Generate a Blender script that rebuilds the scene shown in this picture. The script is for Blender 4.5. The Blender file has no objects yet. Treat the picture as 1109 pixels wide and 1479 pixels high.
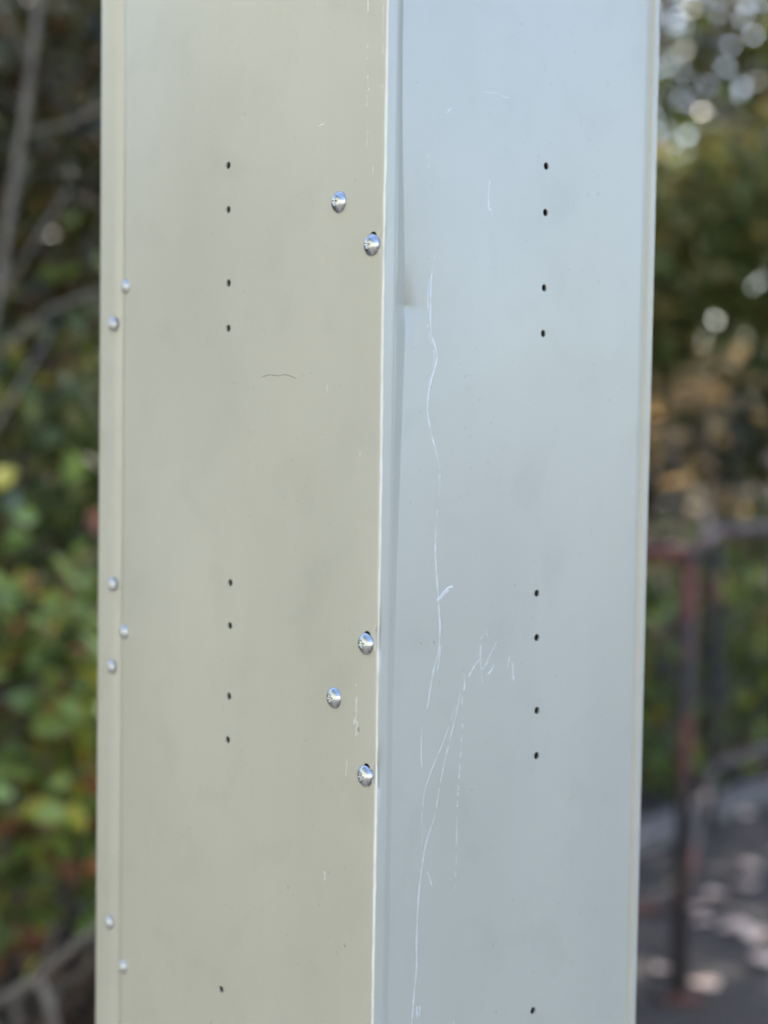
import bpy, math, random
import numpy as np
from mathutils import Vector, Matrix
from mathutils.geometry import delaunay_2d_cdt

scene = bpy.context.scene
COL = scene.collection
R = math.radians

# ------------------------------------------------------------------ camera
CAM_H = 1.40
PITCH, ROLL = 0.05601, 0.01493
cam_data = bpy.data.cameras.new('camera')
cam = bpy.data.objects.new('camera', cam_data); COL.objects.link(cam)
cam_data.sensor_fit = 'VERTICAL'; cam_data.sensor_height = 36.0; cam_data.sensor_width = 27.0
cam_data.lens = 36.0 * 2220 / 1479
cam_data.clip_start = 0.02; cam_data.clip_end = 2000
cam_data.dof.use_dof = True
cam_data.dof.focus_distance = 0.85
cam_data.dof.aperture_fstop = 3.6
fw = Vector((0, math.cos(PITCH), -math.sin(PITCH))); up = Vector((0, math.sin(PITCH), math.cos(PITCH))); rt = Vector((1, 0, 0))
rx = rt * math.cos(ROLL) + up * math.sin(ROLL); ux = up * math.cos(ROLL) - rt * math.sin(ROLL)
cam.matrix_world = Matrix(((rx.x, ux.x, -fw.x, 0), (rx.y, ux.y, -fw.y, 0), (rx.z, ux.z, -fw.z, CAM_H), (0, 0, 0, 1)))
scene.camera = cam

# ------------------------------------------------------------------ sky and sun
SUN_EL, SUN_AZ = R(46), R(28)          # azimuth measured from +Y (straight ahead) towards +X
world = bpy.data.worlds.new('World'); scene.world = world; world.use_nodes = True
wn = world.node_tree.nodes; wl = world.node_tree.links
sky = wn.new('ShaderNodeTexSky'); sky.sky_type = 'NISHITA'; sky.sun_disc = False
sky.sun_elevation = SUN_EL; sky.sun_rotation = SUN_AZ
sky.air_density = 1.0; sky.dust_density = 1.6; sky.ozone_density = 2.2
bg = wn['Background']; wl.new(sky.outputs[0], bg.inputs['Color']); bg.inputs['Strength'].default_value = 0.15
sun_data = bpy.data.lights.new('sun', 'SUN'); sun_data.energy = 3.0; sun_data.angle = R(0.53); sun_data.color = (1.0, 0.94, 0.85)
sun = bpy.data.objects.new('sun', sun_data); COL.objects.link(sun)
to_sun = Vector((math.sin(SUN_AZ) * math.cos(SUN_EL), math.cos(SUN_AZ) * math.cos(SUN_EL), math.sin(SUN_EL)))
sun.rotation_euler = to_sun.to_track_quat('Z', 'Y').to_euler()
sun.location = (4, 8, 12)
vs = scene.view_settings
vs.view_transform = 'Standard'; vs.look = 'None'; vs.gamma = 1.0; vs.exposure = 2.17
scene.cycles.use_denoising = True
scene.cycles.max_bounces = 8
scene.cycles.sample_clamp_indirect = 6.0

# ------------------------------------------------------------------ helpers
def tag(o, label=None, cat=None, group=None, kind=None):
    if label: o['label'] = label
    if cat: o['category'] = cat
    if group: o['group'] = group
    if kind: o['kind'] = kind
    return o

def obj(name, mesh, mat=None, parent=None):
    o = bpy.data.objects.new(name, mesh); COL.objects.link(o)
    if mat is not None and not mesh.materials: mesh.materials.append(mat)
    if parent is not None: o.parent = parent
    return o

def empty(name, loc=(0, 0, 0), rz=0.0):
    o = bpy.data.objects.new(name, None); COL.objects.link(o)
    o.location = loc; o.rotation_euler = (0, 0, rz); o.empty_display_size = 0.1
    return o

def mesh_from(name, verts, faces, smooth=False):
    me = bpy.data.meshes.new(name); me.from_pydata([tuple(v) for v in verts], [], faces); me.update()
    if smooth: me.polygons.foreach_set('use_smooth', [True] * len(me.polygons))
    return me

class MB:
    """collects shapes into one mesh"""
    def __init__(s): s.v, s.f = [], []
    def add(s, v, f):
        n = len(s.v); s.v += [tuple(a) for a in v]; s.f += [tuple(i + n for i in q) for q in f]; return s
    def box(s, x0, x1, y0, y1, z0, z1, b=0.0):
        if b <= 0:
            v = [(x, y, z) for z in (z0, z1) for y in (y0, y1) for x in (x0, x1)]
            f = [(0, 2, 3, 1), (4, 5, 7, 6), (0, 1, 5, 4), (1, 3, 7, 5), (3, 2, 6, 7), (2, 0, 4, 6)]
            return s.add(v, f)
        ring = [(x0 + b, y0), (x1 - b, y0), (x1, y0 + b), (x1, y1 - b), (x1 - b, y1), (x0 + b, y1), (x0, y1 - b), (x0, y0 + b)]
        cx, cy = (x0 + x1) / 2, (y0 + y1) / 2
        def sc(k): return [(cx + (x - cx) * (1 - 2 * k / (x1 - x0)), cy + (y - cy) * (1 - 2 * k / (y1 - y0))) for x, y in ring]
        L = [[(x, y, z0) for x, y in sc(b)], [(x, y, z0 + b) for x, y in ring], [(x, y, z1 - b) for x, y in ring], [(x, y, z1) for x, y in sc(b)]]
        v = sum(L, []); f = [tuple(range(7, -1, -1)), tuple(range(24, 32))]
        for k in range(3):
            for i in range(8):
                j = (i + 1) % 8; f.append((k * 8 + i, k * 8 + j, k * 8 + 8 + j, k * 8 + 8 + i))
        return s.add(v, f)
    def tube(s, pts, radii, n=10, caps=True):
        pts = [Vector(p) for p in pts]
        if not hasattr(radii, '__len__'): radii = [radii] * len(pts)
        v, f = [], []
        a = None
        for i, p in enumerate(pts):
            d = (pts[min(i + 1, len(pts) - 1)] - pts[max(i - 1, 0)]).normalized()
            if a is None:
                a = Vector((0, 0, 1)) if abs(d.z) < 0.9 else Vector((1, 0, 0))
            a = (a - d * a.dot(d)).normalized(); b = d.cross(a)
            for k in range(n):
                t = 2 * math.pi * k / n; v.append(p + (a * math.cos(t) + b * math.sin(t)) * radii[i])
        for i in range(len(pts) - 1):
            for k in range(n):
                j = (k + 1) % n; f.append((i * n + k, i * n + j, i * n + n + j, i * n + n + k))
        if caps: f += [tuple(range(n - 1, -1, -1)), tuple(range((len(pts) - 1) * n, len(pts) * n))]
        return s.add(v, f)
    def build(s, name, mat, parent=None, smooth=False):
        return obj(name, mesh_from(name, s.v, s.f, smooth), mat, parent)

# ------------------------------------------------------------------ materials
def mat_new(name):
    m = bpy.data.materials.new(name); m.use_nodes = True
    nt = m.node_tree; return m, nt, nt.nodes, nt.links, nt.nodes['Principled BSDF']

def ramp(n, stops, interp='LINEAR'):
    r = n.new('ShaderNodeValToRGB'); cr = r.color_ramp; cr.interpolation = interp
    while len(cr.elements) < len(stops): cr.elements.new(0.5)
    for e, (p, c) in zip(cr.elements, stops): e.position = p; e.color = (*c, 1)
    return r

def m_paint():
    m, nt, n, l, b = mat_new('grey_enamel_paint')
    tc = n.new('ShaderNodeTexCoord')
    mp = n.new('ShaderNodeMapping'); mp.inputs['Scale'].default_value = (9, 9, 4); l.new(tc.outputs['Object'], mp.inputs[0])
    no = n.new('ShaderNodeTexNoise'); no.inputs['Scale'].default_value = 1.0; no.inputs['Detail'].default_value = 6; l.new(mp.outputs[0], no.inputs['Vector'])
    r = ramp(n, [(0.25, (0.462, 0.440, 0.358)), (0.75, (0.512, 0.488, 0.397))]); l.new(no.outputs[0], r.inputs[0])
    # faint vertical streaks in the dust film
    m3 = n.new('ShaderNodeMapping'); m3.inputs['Scale'].default_value = (70, 70, 2.2); l.new(tc.outputs['Object'], m3.inputs[0])
    st = n.new('ShaderNodeTexNoise'); st.inputs['Scale'].default_value = 1.0; st.inputs['Detail'].default_value = 4; l.new(m3.outputs[0], st.inputs['Vector'])
    # finger smudges and wiped patches
    sm = n.new('ShaderNodeTexNoise'); sm.inputs['Scale'].default_value = 26; sm.inputs['Detail'].default_value = 3; sm.inputs['Distortion'].default_value = 0.4; l.new(tc.outputs['Object'], sm.inputs['Vector'])
    sm_r = ramp(n, [(0.52, (1, 1, 1)), (0.72, (0.945, 0.945, 0.945))]); l.new(sm.outputs[0], sm_r.inputs[0])
    m5 = n.new('ShaderNodeMixRGB'); m5.blend_type = 'MULTIPLY'; m5.inputs[0].default_value = 1; l.new(r.outputs[0], m5.inputs[1]); l.new(sm_r.outputs[0], m5.inputs[2]); r = m5
    st_r = ramp(n, [(0.42, (1, 1, 1)), (0.75, (0.988, 0.987, 0.983))]); l.new(st.outputs[0], st_r.inputs[0])
    m4 = n.new('ShaderNodeMixRGB'); m4.blend_type = 'MULTIPLY'; m4.inputs[0].default_value = 1; l.new(r.outputs[0], m4.inputs[1]); l.new(st_r.outputs[0], m4.inputs[2])
    # small specks of dust and grime
    sp = n.new('ShaderNodeTexNoise'); sp.inputs['Scale'].default_value = 300; sp.inputs['Detail'].default_value = 2; l.new(tc.outputs['Object'], sp.inputs['Vector'])
    sr = ramp(n, [(0.68, (1, 1, 1)), (0.78, (0.84, 0.83, 0.80))]); l.new(sp.outputs[0], sr.inputs[0])
    mx = n.new('ShaderNodeMixRGB'); mx.blend_type = 'MULTIPLY'; mx.inputs[0].default_value = 1
    l.new(m4.outputs[0], mx.inputs[1]); l.new(sr.outputs[0], mx.inputs[2]); l.new(mx.outputs[0], b.inputs['Base Color'])
    # smudges change the gloss
    s2 = n.new('ShaderNodeTexNoise'); s2.inputs['Scale'].default_value = 7; s2.inputs['Detail'].default_value = 4; s2.inputs['Distortion'].default_value = 0.0; l.new(tc.outputs['Object'], s2.inputs['Vector'])
    mr = n.new('ShaderNodeMapRange'); mr.inputs[1].default_value = 0.2; mr.inputs[2].default_value = 0.8; mr.inputs[3].default_value = 0.29; mr.inputs[4].default_value = 0.38
    l.new(s2.outputs[0], mr.inputs[0]); l.new(mr.outputs[0], b.inputs['Roughness'])
    b.inputs['IOR'].default_value = 1.8
    # orange peel of sprayed enamel
    op = n.new('ShaderNodeTexNoise'); op.inputs['Scale'].default_value = 900; op.inputs['Detail'].default_value = 1; l.new(tc.outputs['Object'], op.inputs['Vector'])
    bp = n.new('ShaderNodeBump'); bp.inputs['Strength'].default_value = 0.05; bp.inputs['Distance'].default_value = 0.0003
    l.new(op.outputs[0], bp.inputs['Height']); l.new(bp.outputs[0], b.inputs['Normal'])
    return m

def m_plain(name, col, rough=0.6, metal=0.0, noise=0.0, scale=30, bump=0.0):
    m, nt, n, l, b = mat_new(name)
    b.inputs['Roughness'].default_value = rough; b.inputs['Metallic'].default_value = metal
    if noise > 0:
        tc = n.new('ShaderNodeTexCoord'); no = n.new('ShaderNodeTexNoise'); no.inputs['Scale'].default_value = scale; no.inputs['Detail'].default_value = 6
        l.new(tc.outputs['Object'], no.inputs['Vector'])
        r = ramp(n, [(0.25, tuple(c * (1 - noise) for c in col)), (0.75, tuple(min(1, c * (1 + noise)) for c in col))]); l.new(no.outputs[0], r.inputs[0])
        l.new(r.outputs[0], b.inputs['Base Color'])
        if bump > 0:
            bp = n.new('ShaderNodeBump'); bp.inputs['Strength'].default_value = bump; bp.inputs['Distance'].default_value = 0.02
            l.new(no.outputs[0], bp.inputs['Height']); l.new(bp.outputs[0], b.inputs['Normal'])
    else: b.inputs['Base Color'].default_value = (*col, 1)
    return m

def m_leaf(name, stops, transl=0.35, rough=0.45):
    """leaf colours differ from leaf to leaf (random per island and per object)"""
    m, nt, n, l, b = mat_new(name)
    g = n.new('ShaderNodeNewGeometry'); oi = n.new('ShaderNodeObjectInfo')
    ad = n.new('ShaderNodeMath'); ad.operation = 'ADD'; l.new(g.outputs['Random Per Island'], ad.inputs[0]); l.new(oi.outputs['Random'], ad.inputs[1])
    fr = n.new('ShaderNodeMath'); fr.operation = 'FRACT'; l.new(ad.outputs[0], fr.inputs[0])
    r = ramp(n, stops, 'LINEAR'); l.new(fr.outputs[0], r.inputs[0])
    l.new(r.outputs[0], b.inputs['Base Color']); b.inputs['Roughness'].default_value = rough
    t = n.new('ShaderNodeBsdfTranslucent'); l.new(r.outputs[0], t.inputs['Color'])
    mx = n.new('ShaderNodeMixShader'); mx.inputs[0].default_value = transl
    l.new(b.outputs[0], mx.inputs[1]); l.new(t.outputs[0], mx.inputs[2])
    l.new(mx.outputs[0], n['Material Output'].inputs['Surface'])
    return m

def m_rust():
    m, nt, n, l, b = mat_new('rusty_painted_iron')
    tc = n.new('ShaderNodeTexCoord'); no = n.new('ShaderNodeTexNoise'); no.inputs['Scale'].default_value = 3.5; no.inputs['Detail'].default_value = 8
    l.new(tc.outputs['Object'], no.inputs['Vector'])
    r = ramp(n, [(0.40, (0.030, 0.026, 0.025)), (0.50, (0.055, 0.037, 0.030)), (0.58, (0.15, 0.044, 0.026)), (0.72, (0.19, 0.058, 0.032))]); l.new(no.outputs[0], r.inputs[0])
    l.new(r.outputs[0], b.inputs['Base Color']); b.inputs['Roughness'].default_value = 0.7
    bp = n.new('ShaderNodeBump'); bp.inputs['Strength'].default_value = 0.4; bp.inputs['Distance'].default_value = 0.004
    l.new(no.outputs[0], bp.inputs['Height']); l.new(bp.outputs[0], b.inputs['Normal'])
    return m

def m_ground():
    m, nt, n, l, b = mat_new('worn_asphalt')
    tc = n.new('ShaderNodeTexCoord')
    a = n.new('ShaderNodeTexNoise'); a.inputs['Scale'].default_value = 1.3; a.inputs['Detail'].default_value = 6; l.new(tc.outputs['Object'], a.inputs['Vector'])
    r = ramp(n, [(0.3, (0.040, 0.030, 0.023)), (0.7, (0.068, 0.053, 0.042))]); l.new(a.outputs[0], r.inputs[0])
    v = n.new('ShaderNodeTexVoronoi'); v.inputs['Scale'].default_value = 110; l.new(tc.outputs['Object'], v.inputs['Vector'])
    mx = n.new('ShaderNodeMixRGB'); mx.blend_type = 'MULTIPLY'; mx.inputs[0].default_value = 0.5
    l.new(r.outputs[0], mx.inputs[1]); l.new(v.outputs['Color'], mx.inputs[2]); l.new(mx.outputs[0], b.inputs['Base Color'])
    b.inputs['Roughness'].default_value = 0.85
    bp = n.new('ShaderNodeBump'); bp.inputs['Strength'].default_value = 0.5; bp.inputs['Distance'].default_value = 0.006
    l.new(v.outputs['Distance'], bp.inputs['Height']); l.new(bp.outputs[0], b.inputs['Normal'])
    return m

M_PAINT = m_paint()
M_SCRAPE = m_plain('scraped_paint', (0.74, 0.73, 0.69), 0.5, 0, 0.15, 200)
M_HIGHLIGHT_WEAR = m_plain('pale_edge_highlight_wear', (0.78, 0.74, 0.62), 0.4, 0, 0.10, 60)
M_GRIME = m_plain('dark_scuff', (0.22, 0.21, 0.18), 0.7)
M_ZINC = m_plain('zinc_plated_steel', (0.52, 0.54, 0.56), 0.27, 1.0)
M_ZINC_OLD = m_plain('dull_zinc_steel', (0.55, 0.57, 0.57), 0.48, 1.0)
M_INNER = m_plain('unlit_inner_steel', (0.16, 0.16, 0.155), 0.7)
M_BARK = m_plain('grey_brown_bark', (0.17, 0.14, 0.115), 0.9, 0, 0.45, 22, 0.6)
M_BRANCH = m_plain('pale_dead_bark', (0.165, 0.138, 0.105), 0.9, 0, 0.35, 18, 0.5)
M_SOIL = m_plain('leaf_mould', (0.045, 0.032, 0.022), 0.95, 0, 0.6, 7, 0.8)
M_RUST = m_rust()
M_RAIL = m_plain('skylit_rail_paint', (0.15, 0.105, 0.09), 0.7, 0, 0.4, 9, 0.3)  # grey-pink rail colour with the skylight on it painted in
M_ASPH = m_ground()

# ------------------------------------------------------------------ ground and hillside
def sheet(name, x0, x1, y0, y1, z, mat):
    me = mesh_from(name, [(x0, y0, z), (x1, y0, z), (x1, y1, z), (x0, y1, z)], [(0, 1, 2, 3)])
    return tag(obj(name, me, mat), kind='structure')
GE = [(-150, 4.05), (-0.10, 4.05), (0.92, 5.14), (1.50, 5.85), (2.60, 7.20), (150, 7.20)]      # far edge of the asphalt
gm = mesh_from('ground', [(-150, -150, 0)] + [(x, y, 0) for x, y in reversed([(150, -150)] + list(reversed(GE)))][::-1], [tuple(range(len(GE) + 2))])
tag(obj('ground', gm, M_ASPH), kind='structure')
sheet('bounce_slab', -3.4, -0.2, -6.9, 2.1, 0.004, m_plain('grey_concrete', (0.125, 0.12, 0.11), 0.9, 0, 0.12, 2))  # unseen slab added to bounce light up onto the cabinet

def sstep(a, b, x):
    t = min(1, max(0, (x - a) / (b - a))); return t * t * (3 - 2 * t)

def hill(x, y):
    wl_ = 1 - sstep(-0.1, 0.75, x)
    left = 0.62 * max(0, y - 3.15) if y < 9 else 0.62 * 5.85 + 0.35 * (y - 9)
    left -= 0.12 * sstep(3.3, 2.7, y)
    right = -0.07 if y < 6.2 else -0.07 + 0.09 * (y - 6.2)
    right = min(right, 3.2)
    bump = 0.05 * math.sin(2.3 * x + 1.1 * y) + 0.04 * math.sin(5.1 * x - 3.7 * y + 1)
    k = sstep(3.2, 4.2, y) if wl_ > 0.5 else sstep(6.2, 7.2, y)
    h = wl_ * left + (1 - wl_) * right
    return min(h, 16) + bump * k
ys = list(np.arange(2.7, 9, 0.18)) + list(np.arange(9, 24, 0.8)) + list(np.arange(24, 160, 8))
xs = list(np.arange(-90, -6, 6)) + list(np.arange(-6, 6, 0.2)) + list(np.arange(6, 96, 6))
hv = [(x, y, hill(x, y)) for y in ys for x in xs]
hf = [(j * len(xs) + i, j * len(xs) + i + 1, (j + 1) * len(xs) + i + 1, (j + 1) * len(xs) + i) for j in range(len(ys) - 1) for i in range(len(xs) - 1)]
tag(obj('hillside', mesh_from('hillside', hv, hf, True), M_SOIL), kind='structure')

# ------------------------------------------------------------------ the painted steel cabinet
TH = 0.85048
Z0, Z1 = 0.03, 1.94
cab = empty('steel_cabinet', (-0.00205, 0.82141, 0.0), math.pi / 2 - TH)   # local x runs along the right face, local y along the left face
tag(cab, 'tall pale grey painted steel cabinet with scratched sides and dented corner in the foreground', 'cabinet')

ROWS = [1.55278 - v - k * 0.25 for k in range(-1, 6) for v in (0, 0.02609, 0.06953, 0.0963)]
ROWS = [z for z in ROWS if 0.1 < z < 1.88]
NEAR_SCREWS = [(0.0378, 1.5219, 0), (0.0097, 1.4964, 1), (0.0098, 1.2817, 1), (0.0369, 1.2482, 0), (0.0088, 1.2093, 1), (0.0378, 1.772, 0), (0.0097, 1.7464, 1), (0.0098, 0.7817, 1), (0.0369, 0.7482, 0), (0.0088, 0.7093, 1)]
FAR_SCREWS = [(0.2561, 1.4885), (0.2740, 1.4648), (0.2732, 1.2909), (0.2555, 1.2608), (0.2740, 1.2352), (0.2750, 1.0599), (0.2553, 1.0349)]

def punched(name, slines, zlines, holes, fmap, parent, depth_dir, thick=0.0012):
    """a sheet with real punched holes: (s, z) grid triangulated around the holes, mapped to space by fmap"""
    pts = []
    for s in slines:
        for z in zlines:
            if all((s - a) ** 2 + (z - c) ** 2 > (r * 1.45) ** 2 for a, c, r in holes): pts.append((s, z))
    edges = []; NS = 20
    for a, c, r in holes:
        n0 = len(pts)
        for k in range(NS):
            t = 2 * math.pi * k / NS; pts.append((a + r * math.cos(t), c + r * math.sin(t)))
        edges += [(n0 + k, n0 + (k + 1) % NS) for k in range(NS)]
    SC = 100.0
    res = delaunay_2d_cdt([Vector((s * SC, z * SC)) for s, z in pts], edges, [], 0, 1e-6)
    vv, ff = res[0], res[2]
    out = []
    for f in ff:
        cs = sum(vv[i].x for i in f) / len(f) / SC; cz = sum(vv[i].y for i in f) / len(f) / SC
        if all((cs - a) ** 2 + (cz - c) ** 2 > (r * 0.97) ** 2 for a, c, r in holes): out.append(tuple(f))
    V = [fmap(v.x / SC, v.y / SC) for v in vv]
    n_front = len(out)
    for a, c, r in holes:                                   # rim of each hole
        n0 = len(V)
        ring = [fmap(a + r * math.cos(2 * math.pi * k / NS), c + r * math.sin(2 * math.pi * k / NS)) for k in range(NS)]
        V += ring + [tuple(p[i] + depth_dir[i] * thick for i in range(3)) for p in ring]
        out += [(n0 + k, n0 + (k + 1) % NS, n0 + NS + (k + 1) % NS, n0 + NS + k) for k in range(NS)]
    me = mesh_from(name, V, out)
    me.polygons.foreach_set('use_smooth', [i < n_front for i in range(len(out))])
    return obj(name, me, M_PAINT, parent)

# --- left face, wrapping round the near corner into a narrow flange
prof = [(0.0088, 0.0090), (0.0089, 0.0012), (0.0086, 0.0003), (0.0080, 0.0)]
rc = 0.0023
prof += [(0.0055, 0.0), (rc + 0.0004, 0.0)] + [(rc - rc * math.sin(t), rc - rc * math.cos(t)) for t in np.linspace(0, math.pi / 2, 9)] + [(0, rc + 0.0004)]
i_left = len(prof) - 1
prof += [(0.0, y) for y in np.arange(0.012, 0.257, 0.0122)]
prof += [(0.0, 0.2565), (0.0001, 0.2572), (0.0010, 0.2594), (0.0026, 0.2640), (0.0031, 0.2656), (0.0031, 0.2663), (0.0025, 0.2675), (0.0019, 0.2780), (0.0012, 0.2890)]
prof += [(0.0042 - 0.003 * math.cos(t), 0.2908 + 0.003 * math.sin(t)) for t in np.linspace(0, math.pi / 2, 6)] + [(0.012, 0.2938)]
arc = [0.0]
for a, b in zip(prof, prof[1:]): arc.append(arc[-1] + math.hypot(b[0] - a[0], b[1] - a[1]))
px_, py_ = [p[0] for p in prof], [p[1] for p in prof]
s_of_y = lambda y: arc[i_left] + (y - py_[i_left])
def wave_left(y, z):
    e = min(1, max(0, (y - 0.015) / 0.05)) * min(1, max(0, (0.257 - y) / 0.04))
    return e * (0.0016 * math.sin(5.2 * z + 9 * y + 0.4) + 0.0010 * math.sin(11 * z - 17 * y + 2.0) + 0.0004 * math.sin(23 * z + 31 * y))
def map_left(s, z):
    x = float(np.interp(s, arc, px_)); y = float(np.interp(s, arc, py_))
    return (x + wave_left(y, z) + (0.0007 * math.sin(4 * z + 1.3) if y > 0.2655 else 0), y, z)
zl = list(np.linspace(Z0, Z1, 128))
HOLES_L = [(0.1409, 1.5537), (0.1412, 1.5276), (0.1412, 1.484), (0.1415, 1.4571), (0.1398, 1.3036), (0.1401, 1.2774), (0.1402, 1.2342), (0.1405, 1.2074), (0.1421, 1.0522)]
HOLES_R = [(0.1269, 1.5531), (0.126, 1.5262), (0.1243, 1.4823), (0.1236, 1.4556), (0.1249, 1.3023), (0.1257, 1.2758), (0.127, 1.2321), (0.1272, 1.205), (0.1282, 1.0497)]
MORE = [z for z in ROWS if z > 1.60 or z < 1.04]
holes = [(s_of_y(y), z, 0.0022) for y, z in HOLES_L + [(0.1410, z) for z in MORE]]
holes += [(s_of_y(y) - 0.0006, z + 0.0042, 0.0030) for y, z, slot in NEAR_SCREWS if slot]
side = punched('side_panel', arc, zl, holes, map_left, cab, (1, 0, 0))
side['label'] = 'warm grey side sheet with punched holes, domed screws and rolled corner edge'

# --- right face: a shallow pressed pan, dented beside the corner flange
DZ = 1.4652
UE = 0.2187                              # where the panel meets the raised strip at the back edge
def dent(z):
    return max(0, 1 - (z - DZ) / 0.13) ** 1.5 if z > DZ else max(0, 1 - (DZ - z) / 0.24) ** 1.5
def crease(z):
    return max(0, 1 - (z - DZ) / 0.024) ** 1.8 if z > DZ else max(0, 1 - (DZ - z) / 0.020) ** 2.0
def fold(z): return 0.0140 + 0.0088 * dent(z)
def map_right(s, z):
    e = dent(z); us = fold(z); cr = crease(z + 0.35 * (max(s, 0.0088) - 0.0120))
    if s < 0.0088: return (s - 0.0003, 0.0024, z)
    hs = 0.0032 + 0.0034 * e + 0.0022 * cr
    if s <= 0.0120:
        t = (s - 0.0088) / 0.0032; u = 0.0086 + t * (us - 0.0086); w = 0.0012 * (1 - t) + hs * t
    elif s < UE:
        u = us + (s - 0.0120) / (UE - 0.0120) * (UE - us)
        g = math.exp(-(u - us) / 0.013)
        w = 0.0032 + 0.0034 * e * g + 0.0022 * cr * math.exp(-((u - us) / 0.0034) ** 1.5)
        k = min(1, max(0, (u - 0.03) / 0.05)) * min(1, max(0, (UE - 0.004 - u) / 0.04))
        w += k * (0.0018 * math.sin(7.0 * z + 14 * u + 1.0) + 0.0007 * math.sin(13 * z - 21 * u))
    else:
        u = min(s, UE + 0.0064)
        w = float(np.interp(s - UE, [0, 0.0001, 0.0009, 0.0011, 0.0048, 0.0057, 0.0062, 0.0064, 0.0090], [0.0030, 0.0027, 0.0003, 0, 0, 0.0003, 0.0011, 0.0021, 0.009]))
    return (u, w, z)
sl = [0.0070, 0.0087, 0.0088, 0.0093, 0.0100, 0.0108, 0.0116, 0.0120, 0.0124, 0.0132, 0.0145, 0.0165, 0.0185, 0.021, 0.024, 0.028, 0.033] + list(np.arange(0.040, 0.210, 0.0085)) + [UE - 0.002, UE - 0.0004] + [UE + d for d in (0, 0.0001, 0.0009, 0.0011, 0.0030, 0.0048, 0.0057, 0.0062, 0.0064, 0.0090)]
zr = sorted(set(np.round(list(np.linspace(Z0, Z1, 110)) + list(np.arange(1.22, 1.62, 0.006)) + list(np.arange(DZ - 0.03, DZ + 0.04, 0.0016)), 5)))
pan = punched('pressed_panel', sl, zr, [(u, z, 0.0022) for u, z in HOLES_R + [(0.1260, z) for z in MORE]], map_right, cab, (0, 1, 0))
pan['label'] = 'bluish grey pressed panel with long white scratches and a dent by the corner'

# --- the sides away from the camera, roof and base
MB().box(0.2195, 0.2249, 0.0092, 0.2926, Z0, Z1).build('rear_panel', M_PAINT, cab)
MB().box(0.0122, 0.2190, 0.2870, 0.2928, Z0, Z1).build('rear_panel', M_PAINT, cab)
MB().box(-0.006, 0.230, -0.006, 0.297, Z1, Z1 + 0.022, 0.003).build('roof_cap', M_PAINT, cab)
MB().box(0.004, 0.216, 0.004, 0.285, 0.0, Z0 - 0.0005, 0.002).build('plinth', M_PAINT, cab)
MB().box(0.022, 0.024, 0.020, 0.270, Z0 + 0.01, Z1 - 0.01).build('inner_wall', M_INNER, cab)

# --- pale ribbon painting the rolled corner's highlight, with some paint wear
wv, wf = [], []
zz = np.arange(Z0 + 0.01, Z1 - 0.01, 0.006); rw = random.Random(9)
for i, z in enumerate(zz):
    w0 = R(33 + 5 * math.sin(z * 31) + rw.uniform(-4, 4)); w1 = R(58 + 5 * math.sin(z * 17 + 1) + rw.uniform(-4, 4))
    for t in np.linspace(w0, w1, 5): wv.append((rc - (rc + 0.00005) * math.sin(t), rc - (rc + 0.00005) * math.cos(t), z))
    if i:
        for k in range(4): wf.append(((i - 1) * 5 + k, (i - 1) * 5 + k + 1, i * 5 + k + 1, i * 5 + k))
obj('edge_highlight_wear', mesh_from('edge_highlight_wear', wv, wf, True), M_HIGHLIGHT_WEAR, side)

# --- screws: domed heads with a real cross recess
def screw_mesh(rad, h):
    nr, na = 22, 64; v = [(0, 0, 0)]; f = []
    def zed(x, y):
        r = math.hypot(x, y) / rad
        z = h * (1 - r * r) ** 0.85 if r < 1 else 0
        z = min(z, h * 0.965)
        def slot(a, b):
            d = max(abs(a) / (rad * 0.075), abs(b) / (rad * 0.30)); return 1 - min(1, max(0, (d - 0.85) / 0.3))
        c = max(slot(x, y), slot(y, x)); rr = math.hypot(x, y) / (rad * 0.45)
        return z - c * h * 0.38 * max(0.25, 1 - 0.6 * rr)
    v = [(0, 0, zed(0, 0))]
    for i in range(1, nr + 1):
        r = rad * math.sin(math.pi / 2 * i / nr) if i < nr else rad
        for k in range(na):
            t = 2 * math.pi * k / na + 0.35; x, y = r * math.cos(t), r * math.sin(t)
            xx, yy = r * math.cos(t - 0.35), r * math.sin(t - 0.35)
            v.append((x, y, zed(xx, yy)))
    for k in range(na): v.append((rad * math.cos(2 * math.pi * k / na + 0.35), rad * math.sin(2 * math.pi * k / na + 0.35), -h * 0.22))
    for k in range(na): f.append((0, 1 + k, 1 + (k + 1) % na))
    for i in range(nr):
        for k in range(na):
            a = 1 + i * na + k; b = 1 + i * na + (k + 1) % na; f.append((a, a + na, b + na, b))
    return mesh_from('screw', v, f, True)
SM_NEAR = screw_mesh(0.0060, 0.0033); SM_FAR = screw_mesh(0.0047, 0.0027)
rng = random.Random(4)
def add_screw(me, y, z, x, mat):
    o = obj('screw', me, mat, cab)
    o.matrix_local = Matrix.Translation((x, y, z)) @ Matrix.Rotation(-math.pi / 2, 4, 'Y') @ Matrix.Rotation(rng.uniform(-0.5, 0.5), 4, 'Z')
for y, z, slot in NEAR_SCREWS: add_screw(SM_NEAR, y, z, wave_left(y, z) - 0.0006, M_ZINC)
for y, z in FAR_SCREWS: add_screw(SM_FAR, y, z, (0.0016 - 0.0004 if y > 0.262 else wave_left(y, z)) - 0.0005, M_ZINC_OLD)

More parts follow.
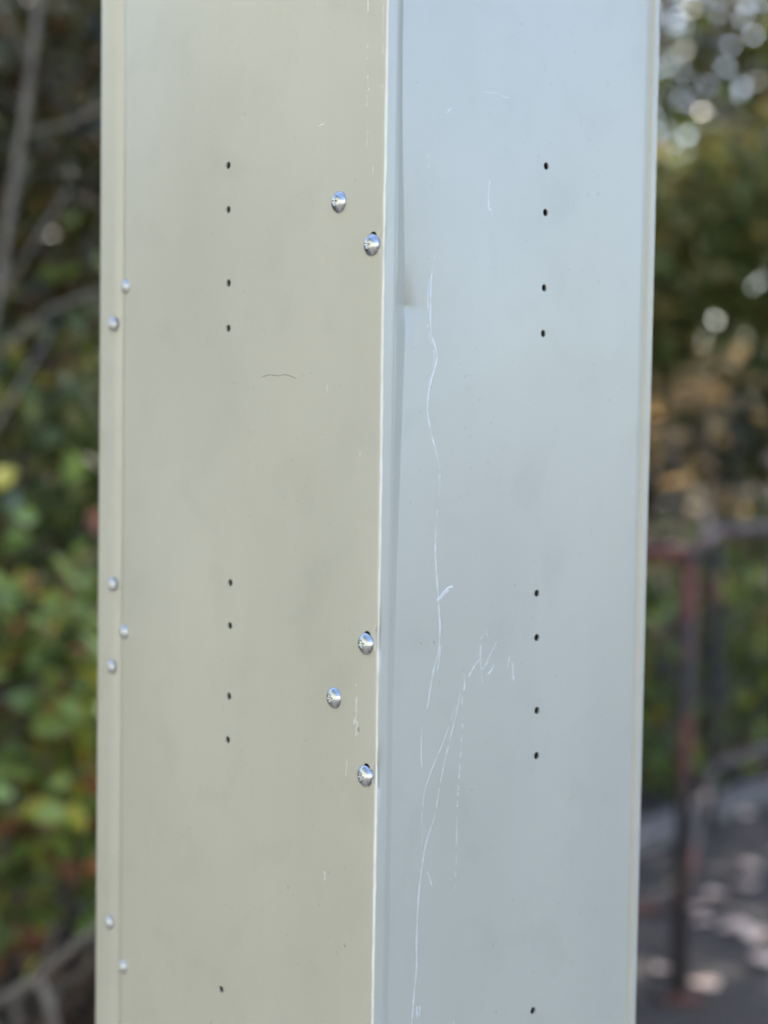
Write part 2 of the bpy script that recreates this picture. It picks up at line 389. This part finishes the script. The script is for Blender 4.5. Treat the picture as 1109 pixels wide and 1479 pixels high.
# --- scratches: thin raised burrs of scraped paint, as (width in 0.1 mm, [(along face, height) in 0.1 mm])
SCR_R = [
  (9, [(400,14951),(379,14819),(378,14636),(380,14554),(385,14499),(411,14446),(426,14382),(411,14321),(376,14215),(364,14091),(386,13989),(429,13855),(456,13761)] ),
  (5, [(456,13761),(456,13616),(437,13480)] ),
  (8, [(437,13480),(434,13366),(438,13250),(460,13059),(467,12985),(477,12903),(478,12856),(470,12739),(437,12639),(413,12522),(394,12427)] ),
  (5, [(365,14839),(360,14668),(363,14532),(382,14472),(402,14423),(405,14366),(396,14290)] ),
  (5, [(336,15500),(348,15379),(367,15298)] ),
  (6, [(467,15715),(508,15758)] ),
  (5, [(728,15872),(843,15885),(925,15877),(984,15877)] ),
  (6, [(817,15413),(804,15307),(811,15205)] ),
  (7, [(816,15240),(837,15198)] ),
  (6, [(488,12785),(475,12688),(464,12628)] ),
  (5, [(359,12349),(356,12214),(362,12096)] ),
  (12, [(450,13030),(471,13047),(508,13080),(540,13101),(573,13103)] ),
  (6, [(476,13035),(513,13068),(546,13089)] ),
  (6, [(847,12840),(811,12810),(792,12782)] ),
  (4, [(830,12829),(868,12781)] ),
  (6, [(795,12763),(795,12663),(808,12579),(818,12521)] ),
  (9, [(930,12764),(885,12704),(852,12658),(853,12634)] ),
  (5, [(852,12650),(808,12608)] ),
  (7, [(904,12631),(888,12600),(854,12575)] ),
  (7, [(792,12672),(756,12645),(729,12611),(705,12577)] ),
  (7, [(672,12596),(676,12535),(669,12500)] ),
  (4, [(652,12522),(612,12365),(552,12169),(507,11997),(469,11805)] ),
  (7, [(469,11805),(413,11686),(384,11575),(360,11419),(348,11229),(346,11082),(351,10983),(333,10816),(318,10653),(311,10571)] ),
  (3, [(611,12423),(517,12217),(431,12067),(381,11937),(371,11781),(383,11603)] ),
  (5, [(663,12497),(660,12410)] ),
  (5, [(668,12313),(666,12285)] ),
  (5, [(664,12254),(661,12206)] ),
  (4, [(660,12183),(656,12115)] ),
  (5, [(654,12084),(649,11985)] ),
  (5, [(646,11961),(643,11898)] ),
  (5, [(643,11874),(640,11834)] ),
  (5, [(640,11778),(641,11610)] ),
  (3, [(642,11569),(636,11357)] ),
  (6, [(1036,12666),(1021,12600)] ),
  (8, [(1061,12634),(1075,12520)] ),
  (7, [(417,11508),(438,11463),(459,11405)] ),
  (8, [(355,10747),(361,10678)] ),
  (8, [(381,10741),(377,10682)] ),
  (6, [(647,10599),(646,10526)] ),
]
SCR_L = [
  (9, [(160,16283),(155,16199)] ),
  (7, [(157,16032),(158,16014)] ),
  (6, [(161,15967),(161,15952)] ),
  (8, [(151,15871),(153,15849)] ),
  (4, [(150,15849),(149,15805)] ),
  (8, [(141,15800),(143,15785)] ),
  (6, [(160,15719),(158,15704)] ),
  (5, [(154,15623),(153,15604)] ),
  (6, [(147,15578),(149,15534),(151,15490)] ),
  (4, [(157,15791),(154,15718)] ),
  (7, [(97,15385),(100,15338)] ),
  (4, [(35,16223),(34,16054)] ),
  (4, [(34,16021),(34,15960)] ),
  (6, [(32,15801),(32,15783)] ),
  (6, [(574,15654),(544,15661),(507,15662)] ),
  (5, [(468,14226),(465,14184)] ),
  (6, [(171,13863),(172,13822)] ),
  (6, [(178,12586),(178,12573)] ),
  (7, [(175,12518),(174,12403)] ),
  (12, [(179,12410),(184,12364)] ),
  (9, [(167,12389),(160,12344)] ),
  (8, [(172,12358),(175,12296)] ),
  (7, [(194,12385),(194,12358)] ),
  (8, [(157,12330),(157,12307)] ),
  (4, [(249,12156),(256,12097),(259,12058)] ),
  (8, [(33,12096),(26,12055)] ),
  (8, [(449,11484),(439,11460),(444,11427)] ),
]
DRK_L = [
  (9, [(153,12357),(152,12323)] ),
  (7, [(253,11120),(244,11099)] ),
  (4, [(1084,14273),(990,14287),(923,14278),(845,14285),(741,14260)] ),
  (3, [(1382,14244),(1311,14243)] ),
  (5, [(783,11318),(776,11304)] ),
  (4, [(1539,10263),(1517,10296)] ),
]
DRK_R = [
  (6, [(435,12805),(437,12789)] ),
  (5, [(341,12805),(342,12793)] ),
]

def smooth_line(P, step=0.003):
    P = [np.array(p, float) / 10000 for p in P]
    if len(P) == 2: ctrl = [P[0] + (P[1] - P[0]) * t for t in np.linspace(0, 1, 4)]
    else: ctrl = P
    out = []
    n = len(ctrl)
    for i in range(n - 1):
        p0, p1, p2, p3 = ctrl[max(i - 1, 0)], ctrl[i], ctrl[i + 1], ctrl[min(i + 2, n - 1)]
        k = max(2, int(np.linalg.norm(p2 - p1) / step))
        for j in range(k):
            t = j / k
            out.append(0.5 * ((2 * p1) + (-p0 + p2) * t + (2 * p0 - 5 * p1 + 4 * p2 - p3) * t * t + (-p0 + 3 * p1 - 3 * p2 + p3) * t ** 3))
    out.append(ctrl[-1]); return out
def scratch(w, P, surf, name, mat, parent, nd):
    L = smooth_line(P); n = len(L); V = []; F = []
    for i, p in enumerate(L):
        d = L[min(i + 1, n - 1)] - L[max(i - 1, 0)]; d = d / (np.linalg.norm(d) + 1e-12); q = np.array([-d[1], d[0]])
        e = min(1.0, 0.25 + 0.75 * min(i, n - 1 - i) / max(1, n * 0.12))
        hw = w * 1e-4 * 0.5 * e * rng.uniform(0.4, 1.25) * WK
        for k, hgt in ((-1, 0.00003), (0, 0.00018), (1, 0.00003)):
            a = p + q * hw * k; b = surf(a[0], a[1]); V.append(tuple(b[j] - nd[j] * hgt for j in range(3)))
    skip = 0.15 if w <= 5 else 0
    for i in range(n - 1):
        if n > 5 and rng.random() < skip: continue
        for k in range(2): F.append((i * 3 + k, i * 3 + k + 1, i * 3 + 4 + k, i * 3 + 3 + k))
    obj(name, mesh_from(name, V, F), mat, parent)
WK = 1.12
def surf_left(y, z): return (wave_left(y, z) + (0 if y > rc else rc - math.sqrt(max(0, rc * rc - (rc - y) ** 2))), y, z)
def surf_right(u, z):
    us = fold(z)
    return map_right(max(0.0120 + (u - us) * (UE - 0.0120) / (UE - us), 0.0120), z)
for w, P in SCR_R: scratch(w, P, surf_right, 'scratch', M_SCRAPE, pan, (0, 1, 0))
for w, P in SCR_L: scratch(w, P, surf_left, 'scratch', M_SCRAPE, side, (1, 0, 0))
for w, P in DRK_L: scratch(w, P, surf_left, 'scuff_mark', M_GRIME, side, (1, 0, 0))
for w, P in DRK_R: scratch(w, P, surf_right, 'scuff_mark', M_GRIME, pan, (0, 1, 0))

# ------------------------------------------------------------------ foliage tools
LEAF2D = np.array([(0, 0), (-0.30, 0.28), (-0.24, 0.68), (0, 1.0), (0.24, 0.68), (0.30, 0.28)])
def leaf_arrays(P, size, rg, upbias=0.5, jit=0.35):
    n = len(P)
    nrm = rg.normal(size=(n, 3)); nrm[:, 2] += upbias * 2; nrm /= np.linalg.norm(nrm, axis=1)[:, None]
    a = rg.normal(size=(n, 3)); a -= nrm * (a * nrm).sum(1)[:, None]; a /= np.linalg.norm(a, axis=1)[:, None]
    b = np.cross(nrm, a); s = size * rg.uniform(1 - jit, 1 + jit, n)
    V = np.zeros((n, 6, 3))
    for k, (lx, ly) in enumerate(LEAF2D):
        fold = 0.16 * abs(lx) / 0.3 - 0.10 * ly * ly
        V[:, k] = P + (a * ly + b * lx + nrm * fold) * s[:, None]
    return V.reshape(-1, 3)
def leaf_cloud(name, P, size, mat, parent, seed, upbias=0.5):
    rg = np.random.default_rng(seed); P = np.asarray(P); n = len(P)
    V = leaf_arrays(P, size, rg, upbias)
    me = bpy.data.meshes.new(name); me.vertices.add(n * 6); me.vertices.foreach_set('co', V.ravel())
    base = np.arange(n)[:, None] * 6
    F = np.concatenate([base + np.array([0, 3, 2, 1]), base + np.array([0, 5, 4, 3])], 1).reshape(-1)
    me.loops.add(n * 8); me.loops.foreach_set('vertex_index', F)
    me.polygons.add(n * 2); me.polygons.foreach_set('loop_start', np.arange(n * 2) * 4); me.polygons.foreach_set('loop_total', np.full(n * 2, 4))
    me.update(); me.validate()
    return obj(name, me, mat, parent)
def clumps(centre, radii, n_clumps, per, spread, seed, shell=0.55):
    rg = np.random.default_rng(seed)
    d = rg.normal(size=(n_clumps, 3)); d /= np.linalg.norm(d, axis=1)[:, None]
    c = d * (shell + (1 - shell) * rg.random((n_clumps, 1))) * np.array(radii) + np.array(centre)
    k = rg.integers(max(1, int(per * 0.5)), int(per * 1.5) + 1, n_clumps)
    P = np.concatenate([ci + rg.normal(size=(ki, 3)) * spread * rg.uniform(0.6, 1.3) for ci, ki in zip(c, k)])
    return P, c
def wobble(p0, p1, n, amp, rg):
    p0, p1 = np.array(p0, float), np.array(p1, float)
    out = [p0 + (p1 - p0) * t + rg.normal(size=3) * amp * math.sin(math.pi * min(1, t * 1.02)) for t in np.linspace(0, 1, n)]
    out[0] = p0; return out

G_BRIGHT = m_leaf('green_yellow_leaves', [(0.0, (0.07, 0.085, 0.018)), (0.25, (0.14, 0.20, 0.035)), (0.5, (0.28, 0.37, 0.10)), (0.68, (0.33, 0.37, 0.06)), (0.79, (0.55, 0.42, 0.03)), (0.84, (0.26, 0.10, 0.045)), (0.92, (0.30, 0.12, 0.05)), (1.0, (0.12, 0.14, 0.025))], 0.35, 0.35)
G_DARK = m_leaf('dark_evergreen_leaves', [(0.0, (0.022, 0.022, 0.007)), (0.4, (0.055, 0.055, 0.014)), (0.72, (0.090, 0.088, 0.020)), (0.88, (0.15, 0.080, 0.035)), (1.0, (0.07, 0.045, 0.018))], 0.25, 0.4)
G_OLIVE = m_leaf('olive_leaves', [(0.0, (0.045, 0.05, 0.014)), (0.4, (0.09, 0.12, 0.022)), (0.7, (0.145, 0.18, 0.035)), (0.88, (0.28, 0.20, 0.05)), (1.0, (0.08, 0.075, 0.018))], 0.35, 0.45)
G_TAN = m_leaf('dry_tan_leaves', [(0.0, (0.50, 0.31, 0.13)), (0.4, (0.62, 0.42, 0.19)), (0.7, (0.50, 0.31, 0.13)), (0.9, (0.20, 0.16, 0.06)), (1.0, (0.50, 0.33, 0.14))], 0.45, 0.6)
G_BROWN = m_leaf('brown_litter', [(0.0, (0.10, 0.055, 0.03)), (0.4, (0.20, 0.11, 0.06)), (0.7, (0.26, 0.15, 0.07)), (1.0, (0.06, 0.035, 0.02))], 0.1, 0.7)
M_PALE_SPOT = m_plain('pale_tan_spot', (0.70, 0.50, 0.38), 0.7, 0, 0.15, 40)

G_MID = m_leaf('light_olive_leaves', [(0.0, (0.08, 0.09, 0.025)), (0.35, (0.16, 0.19, 0.045)), (0.7, (0.25, 0.27, 0.07)), (0.88, (0.48, 0.34, 0.11)), (1.0, (0.14, 0.13, 0.03))], 0.4, 0.45)
def leaf_proto(seed):
    rg = np.random.default_rng(seed)
    v = []
    for i in range(5):
        ly = i / 4; wd = 0.30 * math.sin(math.pi * min(1, 0.08 + ly * 0.92)) ** 0.8
        for k in (-1, -0.5, 0, 0.5, 1): v.append((wd * k, ly, 0.10 * abs(k) * wd / 0.3 - 0.12 * ly * ly + rg.normal() * 0.008))
    f = [(i * 5 + k, i * 5 + k + 1, i * 5 + k + 6, i * 5 + k + 5) for i in range(4) for k in range(4)]
    return v, f

def shrub(name, label, cat, base, centre, radii, ncl, per, spread, size, mat, seed, n_leaf=0, window=None, group=None, stems=6, bark=None):
    bark = bark or M_BARK
    root = empty(name, base); tag(root, label, cat, group)
    P, c = clumps(centre, radii, ncl, per, spread, seed)
    gz = np.array([hill(x, y) if y > 3.2 else 0 for x, y in P[:, :2]]); P = P[P[:, 2] > gz + 0.02]
    P = P - np.array(base); rg = np.random.default_rng(seed + 50)
    m = MB()
    for k in range(stems):
        e = c[rg.integers(len(c))] - np.array(base)
        pts = wobble((rg.normal() * 0.03, rg.normal() * 0.03, -0.05), e, 7, 0.035, rg); m.tube(pts, np.linspace(0.014, 0.004, 7), 6)
    m.build('stem', bark, root, True)
    if n_leaf:                                              # the leaves that show largest are single parts
        wx0, wx1 = window
        W = P + np.array(base); inw = np.where((W[:, 0] / W[:, 1] > wx0) & (W[:, 0] / W[:, 1] < wx1))[0]
        pick = inw[np.argsort(W[inw, 1])][:n_leaf]
        keep = np.ones(len(P), bool); keep[pick] = False
        lv, lf = leaf_proto(seed); me = mesh_from('leaf', [tuple(q) for q in np.array(lv) * size], lf, True); me.materials.append(mat)
        for i in pick:
            o = obj('leaf', me, None, root); o.location = tuple(P[i])
            o.rotation_euler = (rg.normal() * 0.7, rg.normal() * 0.7, rg.uniform(0, 6.28)); s = rg.uniform(0.7, 1.25); o.scale = (s, s, s)
        P = P[keep]
    fo = leaf_cloud('foliage', P, size, mat, root, seed + 9); fo['kind'] = 'stuff'
    return root

def tree(label, base, height, lean, crown_c, radii, ncl, per, spread, size, mat, seed, group, r0=0.11, upbias=0.5):
    root = empty('broadleaf_tree', base); tag(root, label, 'tree', group)
    rg = np.random.default_rng(seed); b = np.array(base)
    P, c = clumps(crown_c, radii, ncl, per, spread, seed + 1, 0.35)
    top = np.array(lean) + np.array([0, 0, height]); m = MB()
    tp = wobble((0, 0, -0.3), top, 10, 0.10, rg); m.tube(tp, np.linspace(r0, r0 * 0.3, 10), 10)
    m.build('trunk', M_BARK, root, True)
    for k in range(9):
        t = rg.integers(4, 9); e = c[rg.integers(len(c))] - b
        pts = wobble(tp[t], e, 7, 0.10, rg); MB().tube(pts, np.linspace(r0 * 0.42, 0.008, 7), 7).build('limb', M_BARK, root, True)
    leaf_cloud('crown', P - b, size, mat, root, seed + 2, upbias)
    return root

# ------------------------------------------------------------------ left: shrubs on the bank
WL = (-0.262, -0.175)
shrub('leafy_shrub', 'low shrub with bright green and yellow leaves at the left edge', 'shrub', (-0.80, 3.05, 0.0), (-0.74, 3.0, 0.76), (0.42, 0.36, 0.44), 70, 15, 0.075, 0.070, G_BRIGHT, 11, 200, WL, 'shrubs on the bank')
shrub('dark_shrub', 'dark green shrub above the bright shrub on the left', 'shrub', (-1.02, 3.9, hill(-1.02, 3.9)), (-0.92, 3.75, 1.25), (0.55, 0.40, 0.60), 70, 22, 0.09, 0.065, G_OLIVE, 23, 80, WL, 'shrubs on the bank')
shrub('dark_shrub', 'shadowy evergreen shrub in the upper left corner behind bare branches', 'shrub', (-1.25, 4.6, hill(-1.25, 4.6)), (-1.12, 4.5, 2.1), (0.70, 0.5, 0.85), 90, 24, 0.10, 0.065, G_DARK, 31, 80, WL, 'shrubs on the bank')
for i, (x, y, s) in enumerate([(-2.0, 3.3, 1.0), (-2.9, 3.6, 1.2), (-0.1, 3.7, 1.0), (-1.9, 4.6, 1.4)]):
    shrub('leafy_shrub', ['broad shrub further left on the bank, out of the picture', 'far left shrub at the end of the bank, out of the picture', 'shrub hidden behind the cabinet', 'taller shrub at the back of the bank, out of the picture'][i], 'shrub', (x, y, hill(x, y)), (x, y, hill(x, y) + 0.6 * s), (0.5 * s, 0.4 * s, 0.6 * s), 45, 16, 0.09, 0.07, (G_OLIVE, G_BRIGHT, G_OLIVE, G_DARK)[i], 40 + i, group='shrubs on the bank')
for i, (x, y) in enumerate([(-3.6, 5.6), (-2.6, 7.6), (-4.8, 7.2), (-1.0, 8.4)]):
    shrub('tall_shrub', ['tall shrub high on the bank, far left of the picture', 'tall shrub behind the bank tree, out of the picture', 'tall shrub at the far end of the bank, out of the picture', 'tall shrub behind the cabinet, high on the bank'][i], 'shrub', (x, y, hill(x, y)), (x, y, hill(x, y) + 0.9), (0.9, 0.7, 1.0), 110, 18, 0.16, 0.10, (G_DARK, G_OLIVE)[i % 2], 640 + i, group='shrubs on the bank')
# ivy-like litter on the bank
rg = np.random.default_rng(77)
LP = []
for _ in range(6500):
    x = rg.uniform(-3.2, 0.2); y = rg.uniform(2.6, 7.5); LP.append((x, y, max(0, hill(x, y)) + rg.uniform(0.0, 0.05)))
tag(leaf_cloud('leaf_litter', LP, 0.07, G_BROWN, None, 78, 1.2), 'brown leaf litter lying over the shaded bank', 'leaf litter', kind='stuff')

# bare sapling in front of the dark shrubs
sap = empty('bare_sapling', (-1.0, 3.0, 0.0)); tag(sap, 'thin leafless grey sapling leaning in the upper left corner', 'sapling')
def off(pts, o): return [tuple(a - b for a, b in zip(p, o)) for p in pts]
MB().tube(off([(-1.0, 3.0, -0.05), (-0.90, 3.0, 0.7), (-0.80, 3.0, 1.4), (-0.75, 3.0, 1.68), (-0.73, 3.0, 1.81), (-0.70, 3.0, 2.01), (-0.675, 3.0, 2.22), (-0.62, 3.02, 2.6), (-0.55, 3.05, 3.1)], (-1.0, 3, 0)), [0.013, 0.012, 0.010, 0.009, 0.0085, 0.008, 0.0075, 0.006, 0.004], 10).build('trunk', M_BRANCH, sap, True)
for pts, r in [([(-0.705, 3.0, 1.95), (-0.63, 2.99, 1.965), (-0.56, 2.98, 1.995), (-0.42, 2.96, 2.08)], 0.012),
               ([(-0.79, 3.0, 1.50), (-0.66, 3.05, 1.62), (-0.57, 3.08, 1.66), (-0.40, 3.1, 1.70)], 0.011),
               ([(-0.76, 3.0, 1.62), (-0.64, 3.1, 1.86), (-0.52, 3.2, 1.80)], 0.009),
               ([(-0.82, 3.0, 1.28), (-0.66, 3.05, 1.58), (-0.58, 3.1, 1.42), (-0.54, 3.1, 1.30)], 0.010),
               ([(-0.69, 3.0, 2.08), (-0.78, 2.95, 2.25), (-0.86, 2.9, 2.6)], 0.012)]:
    MB().tube(off(pts, (-1.0, 3, 0)), np.linspace(r * 0.5, r * 0.28, len(pts)), 8).build('branch', M_BRANCH, sap, True)
fb = empty('fallen_branch', (-0.9, 2.52, 0.0)); tag(fb, 'bare fallen branch slanting across the bottom left corner', 'branch')
FB0 = (-0.9, 2.52, 0.0)
MB().tube(off([(-0.90, 2.52, 0.02), (-0.78, 2.52, 0.30), (-0.66, 2.50, 0.42), (-0.56, 2.50, 0.48), (-0.46, 2.50, 0.57), (-0.36, 2.53, 0.66)], FB0), [0.010, 0.009, 0.008, 0.007, 0.006, 0.004], 8).build('limb', M_BRANCH, fb, True)
MB().tube(off([(-0.56, 2.50, 0.48), (-0.52, 2.52, 0.34), (-0.50, 2.54, 0.18)], FB0), [0.008, 0.006, 0.004], 7).build('twig', M_BRANCH, fb, True)
MB().tube(off([(-0.66, 2.50, 0.42), (-0.58, 2.48, 0.36), (-0.47, 2.46, 0.30)], FB0), [0.007, 0.005, 0.003], 7).build('twig', M_BRANCH, fb, True)

# ------------------------------------------------------------------ right: rusty pipe railing
ral = empty('railing', (0.745, 3.73, 0.0)); tag(ral, 'rusty brown iron pipe railing turning a corner at the right edge', 'railing')
def rp(pts, r, name, mat=None):
    return MB().tube(off(pts, (0.745, 3.73, 0)), r, 12).build(name, mat or M_RUST, ral, True)
posts = [(0.745, 3.73), (1.16, 5.34), (2.09, 6.53), (-0.6, 3.72)]
for x, y in posts:
    rp([(x, y, 0.0), (x, y, 0.55), (x, y, 1.10)], 0.020, 'post')
    MB().box(x - 0.745 - 0.05, x - 0.745 + 0.05, y - 3.73 - 0.05, y - 3.73 + 0.05, 0.0, 0.012, 0.002).build('base_plate', M_RUST, ral)
for z, r in ((1.10, 0.022), (0.22, 0.017)):
    rp([(-0.6, 3.72, z), (0.1, 3.725, z), (0.745, 3.73, z)], r, 'rail')
    zf = z - 0.05 if z > 1 else z
    rp([(0.745, 3.73, z), (0.95, 4.54, (z + zf) / 2), (1.16, 5.34, zf)], r, 'rail')
    rp([(1.16, 5.34, zf), (1.63, 5.935, zf - 0.02), (2.09, 6.53, zf - 0.02)], r * 1.2, 'rail', M_RAIL)

# kerb along the far edge of the asphalt
kb = MB().box(-0.9, 2.75, -0.05, 0.07, -0.10, 0.06, 0.012).build('kerb', m_plain('weathered_concrete', (0.16, 0.14, 0.125), 0.9, 0, 0.3, 12, 0.4))
kb.location = (0.92, 5.16, 0); kb.rotation_euler = (0, 0, math.atan2(0.71, 0.58)); tag(kb, kind='structure')

# ------------------------------------------------------------------ right: bushes and trees beyond the railing
WR = (0.165, 0.26)
shrub('bush', 'yellow green bush behind the lower part of the railing', 'bush', (1.30, 6.3, 0.0), (1.30, 6.3, 0.42), (0.55, 0.40, 0.50), 60, 14, 0.09, 0.075, G_BRIGHT, 101, 60, WR, 'bushes beyond the railing')
shrub('bush', 'olive bush beyond the railing at the far right edge', 'bush', (1.95, 6.8, 0.02), (1.85, 6.8, 0.55), (0.6, 0.45, 0.60), 60, 16, 0.10, 0.075, G_OLIVE, 107, 60, WR, 'bushes beyond the railing')
shrub('bush', 'dark green bush just above the top rail', 'bush', (1.75, 7.8, 0.2), (1.75, 7.8, 1.05), (0.9, 0.5, 0.62), 80, 20, 0.11, 0.075, G_DARK, 113, 60, WR, 'bushes beyond the railing')
shrub('dry_bush', 'bush of dry tan leaves glowing above the railing', 'bush', (1.42, 6.4, 0.0), (1.40, 6.3, 1.38), (0.36, 0.18, 0.34), 18, 6, 0.07, 0.085, G_TAN, 119, 90, WR)
shrub('tall_shrub', 'tall olive green shrub behind the dry tan leaves', 'shrub', (1.9, 8.6, 0.3), (1.85, 8.6, 2.05), (0.95, 0.6, 0.95), 330, 20, 0.18, 0.10, G_MID, 127, 60, WR, 'shrubs beyond the railing')
shrub('tall_shrub', 'dark shrub in the upper right corner', 'shrub', (2.9, 9.6, 0.4), (2.75, 9.6, 2.9), (0.75, 0.6, 1.2), 70, 16, 0.13, 0.09, G_DARK, 131, 40, WR, 'shrubs beyond the railing')

tree('tall tree standing behind the cabinet, its trunk hidden', (0.95, 7.7, 0.1), 5.6, (0.1, -0.2, 0), (0.75, 6.2, 5.1), (1.4, 1.1, 1.0), 64, 24, 0.26, 0.12, G_DARK, 201, 'trees beyond the railing')
tree('tall tree whose trunk stands right of the picture', (4.3, 9.0, 0.3), 6.0, (-0.4, -0.2, 0), (3.6, 8.9, 5.9), (2.4, 2.0, 1.6), 160, 32, 0.28, 0.155, G_OLIVE, 211, 'trees beyond the railing')
tree('slender tree with thin crown showing sky in the upper right', (2.45, 11.0, 0.6), 5.2, (-0.1, 0, 0), (2.30, 11.0, 3.6), (1.2, 0.8, 1.5), 90, 16, 0.20, 0.10, G_OLIVE, 221, 'trees beyond the railing', 0.06)
tree('tree on the bank left of the picture', (-2.6, 6.6, hill(-2.6, 6.6)), 4.2, (0.3, -0.3, 0), (-1.6, 6.2, 5.6), (2.2, 1.8, 1.3), 130, 34, 0.28, 0.12, G_DARK, 231, 'trees beyond the railing')
tree('gappy tree right of centre showing sky between its leaves', (1.75, 13.0, 0.5), 6.0, (0.2, 0, 0), (2.3, 13.0, 3.6), (1.7, 0.8, 1.9), 200, 18, 0.20, 0.105, G_OLIVE, 241, 'trees beyond the railing', 0.08)
tree('dark tree crown crossing the upper right corner', (4.1, 12.2, 0.5), 5.5, (-0.3, 0, 0), (3.35, 12.2, 4.0), (1.3, 0.8, 1.7), 190, 20, 0.20, 0.11, G_DARK, 251, 'trees beyond the railing', 0.08)
shrub('dark_shrub', 'gloomy dense shrub at the back of the upper left', 'shrub', (-1.5, 5.7, hill(-1.5, 5.7)), (-1.35, 5.6, 2.5), (0.9, 0.5, 1.1), 150, 26, 0.13, 0.09, G_DARK, 61, 40, WL, 'shrubs on the bank')
for i, (x, y, h) in enumerate([(-5.5, 14, 9), (0.2, 15, 9), (6.5, 13, 8), (9.5, 17, 10), (-10, 17, 10)]):
    tree(['background tree left of the picture', 'background tree hidden behind the cabinet', 'background tree right of the picture', 'far background tree right of the picture', 'far background tree left of the picture'][i], (x, y, hill(x, y)), h * 0.6, (0, 0, 0), (x, y, hill(x, y) + h * 0.62), (2.6, 2.2, h * 0.34), 120, 26, 0.36, 0.19, (G_DARK, G_OLIVE)[i % 2], 301 + i * 7, 'background trees', 0.14)

# ------------------------------------------------------------------ pale leaf-shaped spots on the asphalt
SPOTS = [(0.93, 4.42, 1.0, 'pale leaf-shaped spot just right of the near railing post'), (0.92, 4.29, 0.8, 'small pale leaf-shaped spot in front of the one beside the post'),
        (1.34, 5.53, 0.9, 'pale leaf-shaped spot close to the kerb'), (1.19, 4.85, 1.0, 'pale leaf-shaped spot midway between kerb and near post'),
        (1.02, 4.54, 1.1, 'pale leaf-shaped spot touching a paler one to its right'), (1.12, 4.64, 1.2, 'paler leaf-shaped spot overlapping the one to its left'),
        (1.00, 4.24, 1.2, 'left one of a pair forming a long pale streak'), (1.04, 4.18, 1.2, 'right one of a pair forming a long pale streak'),
        (1.02, 3.97, 1.1, 'pale leaf-shaped spot cut by the right picture edge'), (0.74, 3.90, 0.8, 'dim leaf-shaped spot left of the near post foot'),
        (0.82, 3.79, 1.2, 'pale leaf-shaped spot nearest the camera at the bottom')]
lv, lf = leaf_proto(5)
for i, (x, y, s, lab) in enumerate(SPOTS):
    me = mesh_from('pale_spot', [(a * 1.5 * 0.075 * s, (b - 0.5) * 0.075 * s, (c + 0.13) * 0.075 * s) for a, b, c in lv], lf, True)
    o = obj('pale_spot', me, M_PALE_SPOT); o.location = (x, y, 0.004); o.rotation_euler = (0, 0, i * 1.3); tag(o, lab, 'leaf', 'pale leaf-shaped spots on the asphalt')

for i, (x, y) in enumerate([(4.5, 2.6), (4.7, 4.3)]):  # trees added out of view to darken the right rear surroundings
    tree(['dense shading tree added beside the yard, right of the picture', 'dense shading tree added behind the railing end, right of the picture', 'dense shading tree added nearest the yard, right of the picture'][i], (x, y, 0.0), 4.6, (0.1, 0, 0), (x, y, 3.0), (1.05, 1.05, 2.2), 140, 24, 0.30, 0.16, (G_OLIVE, G_DARK, G_OLIVE)[i], 501 + 7 * i, 'added shading trees right of the yard', 0.12)

# ------------------------------------------------------------------ sunlit house added unseen left of the camera: its pale wall throws warm light on the cabinet's left face
hs = empty('fill_house', (-3.5, -1.5, 0.0)); tag(hs, 'cream rendered house added out of the picture to warm the left face', 'fill_house')
HW = m_plain('cream_render', (0.66, 0.65, 0.485), 0.9, 0, 0.08, 3)
def hb(name, x0, x1, y0, y1, z0, z1, mat, parent=None, b=0.0):
    return MB().box(x0, x1, y0, y1, z0, z1, b).build(name, mat, parent or hs)
hb('wall', -6, 0, -5.5, 4.2, 0, 4.6, HW)
hb('plinth', -6.05, 0.04, -5.55, 4.25, 0, 0.35, m_plain('grey_plinth', (0.30, 0.28, 0.25), 0.9))
MR = m_plain('brown_roof_tile', (0.16, 0.085, 0.055), 0.8, 0, 0.3, 8)
MB().add([(0.5, -6, 4.55), (0.5, 4.7, 4.55), (-3, 4.7, 6.2), (-3, -6, 6.2), (-6.5, -6, 4.55), (-6.5, 4.7, 4.55)], [(0, 1, 2, 3), (3, 2, 5, 4), (0, 3, 4), (1, 5, 2), (0, 4, 5, 1)]).build('roof', MR, hs)
MG = m_plain('window_glass', (0.05, 0.06, 0.07), 0.05); MWF = m_plain('white_window_frame', (0.75, 0.75, 0.72), 0.5)
for y in (-4.0, 3.0):
    w = hb('window', 0.002, 0.05, y - 0.5, y + 0.5, 1.2, 2.3, MWF)
    hb('pane', 0.051, 0.056, y - 0.43, y + 0.43, 1.27, 2.23, MG, w)

# second house added unseen behind the camera as bright fill for the corner
h2 = empty('fill_house', (0.0, -7.0, 0.0)); tag(h2, 'white rendered house added behind the camera as bright fill', 'fill_house')
HW2 = m_plain('white_render', (0.69, 0.70, 0.70), 0.9, 0, 0.06, 3)
hb('wall', -7.5, 1.5, -6, 0, 0, 4.4, HW2, h2)
hb('plinth', -7.55, 1.55, -6.05, 0.04, 0, 0.35, bpy.data.materials['grey_plinth'], h2)
MB().add([(-8, 0.5, 4.35), (2, 0.5, 4.35), (2, -3, 6.0), (-8, -3, 6.0), (-8, -6.5, 4.35), (2, -6.5, 4.35)], [(0, 1, 2, 3), (3, 2, 5, 4), (0, 3, 4), (1, 5, 2), (0, 4, 5, 1)]).build('roof', MR, h2)
for x in (-5.5, -1.5):
    w = hb('window', x - 0.5, x + 0.5, 0.002, 0.05, 1.2, 2.3, MWF, h2)
    hb('pane', x - 0.43, x + 0.43, 0.051, 0.056, 1.27, 2.23, MG, w)

shrub('reflection_shrub', 'rounded shrub added against the cream house left of the picture', 'shrub', (-2.9, 1.9, 0.0), (-2.9, 1.9, 0.5), (0.4, 0.5, 0.5), 60, 18, 0.09, 0.07, G_OLIVE, 401)  # unseen shrub added to darken the reflection low on the left face
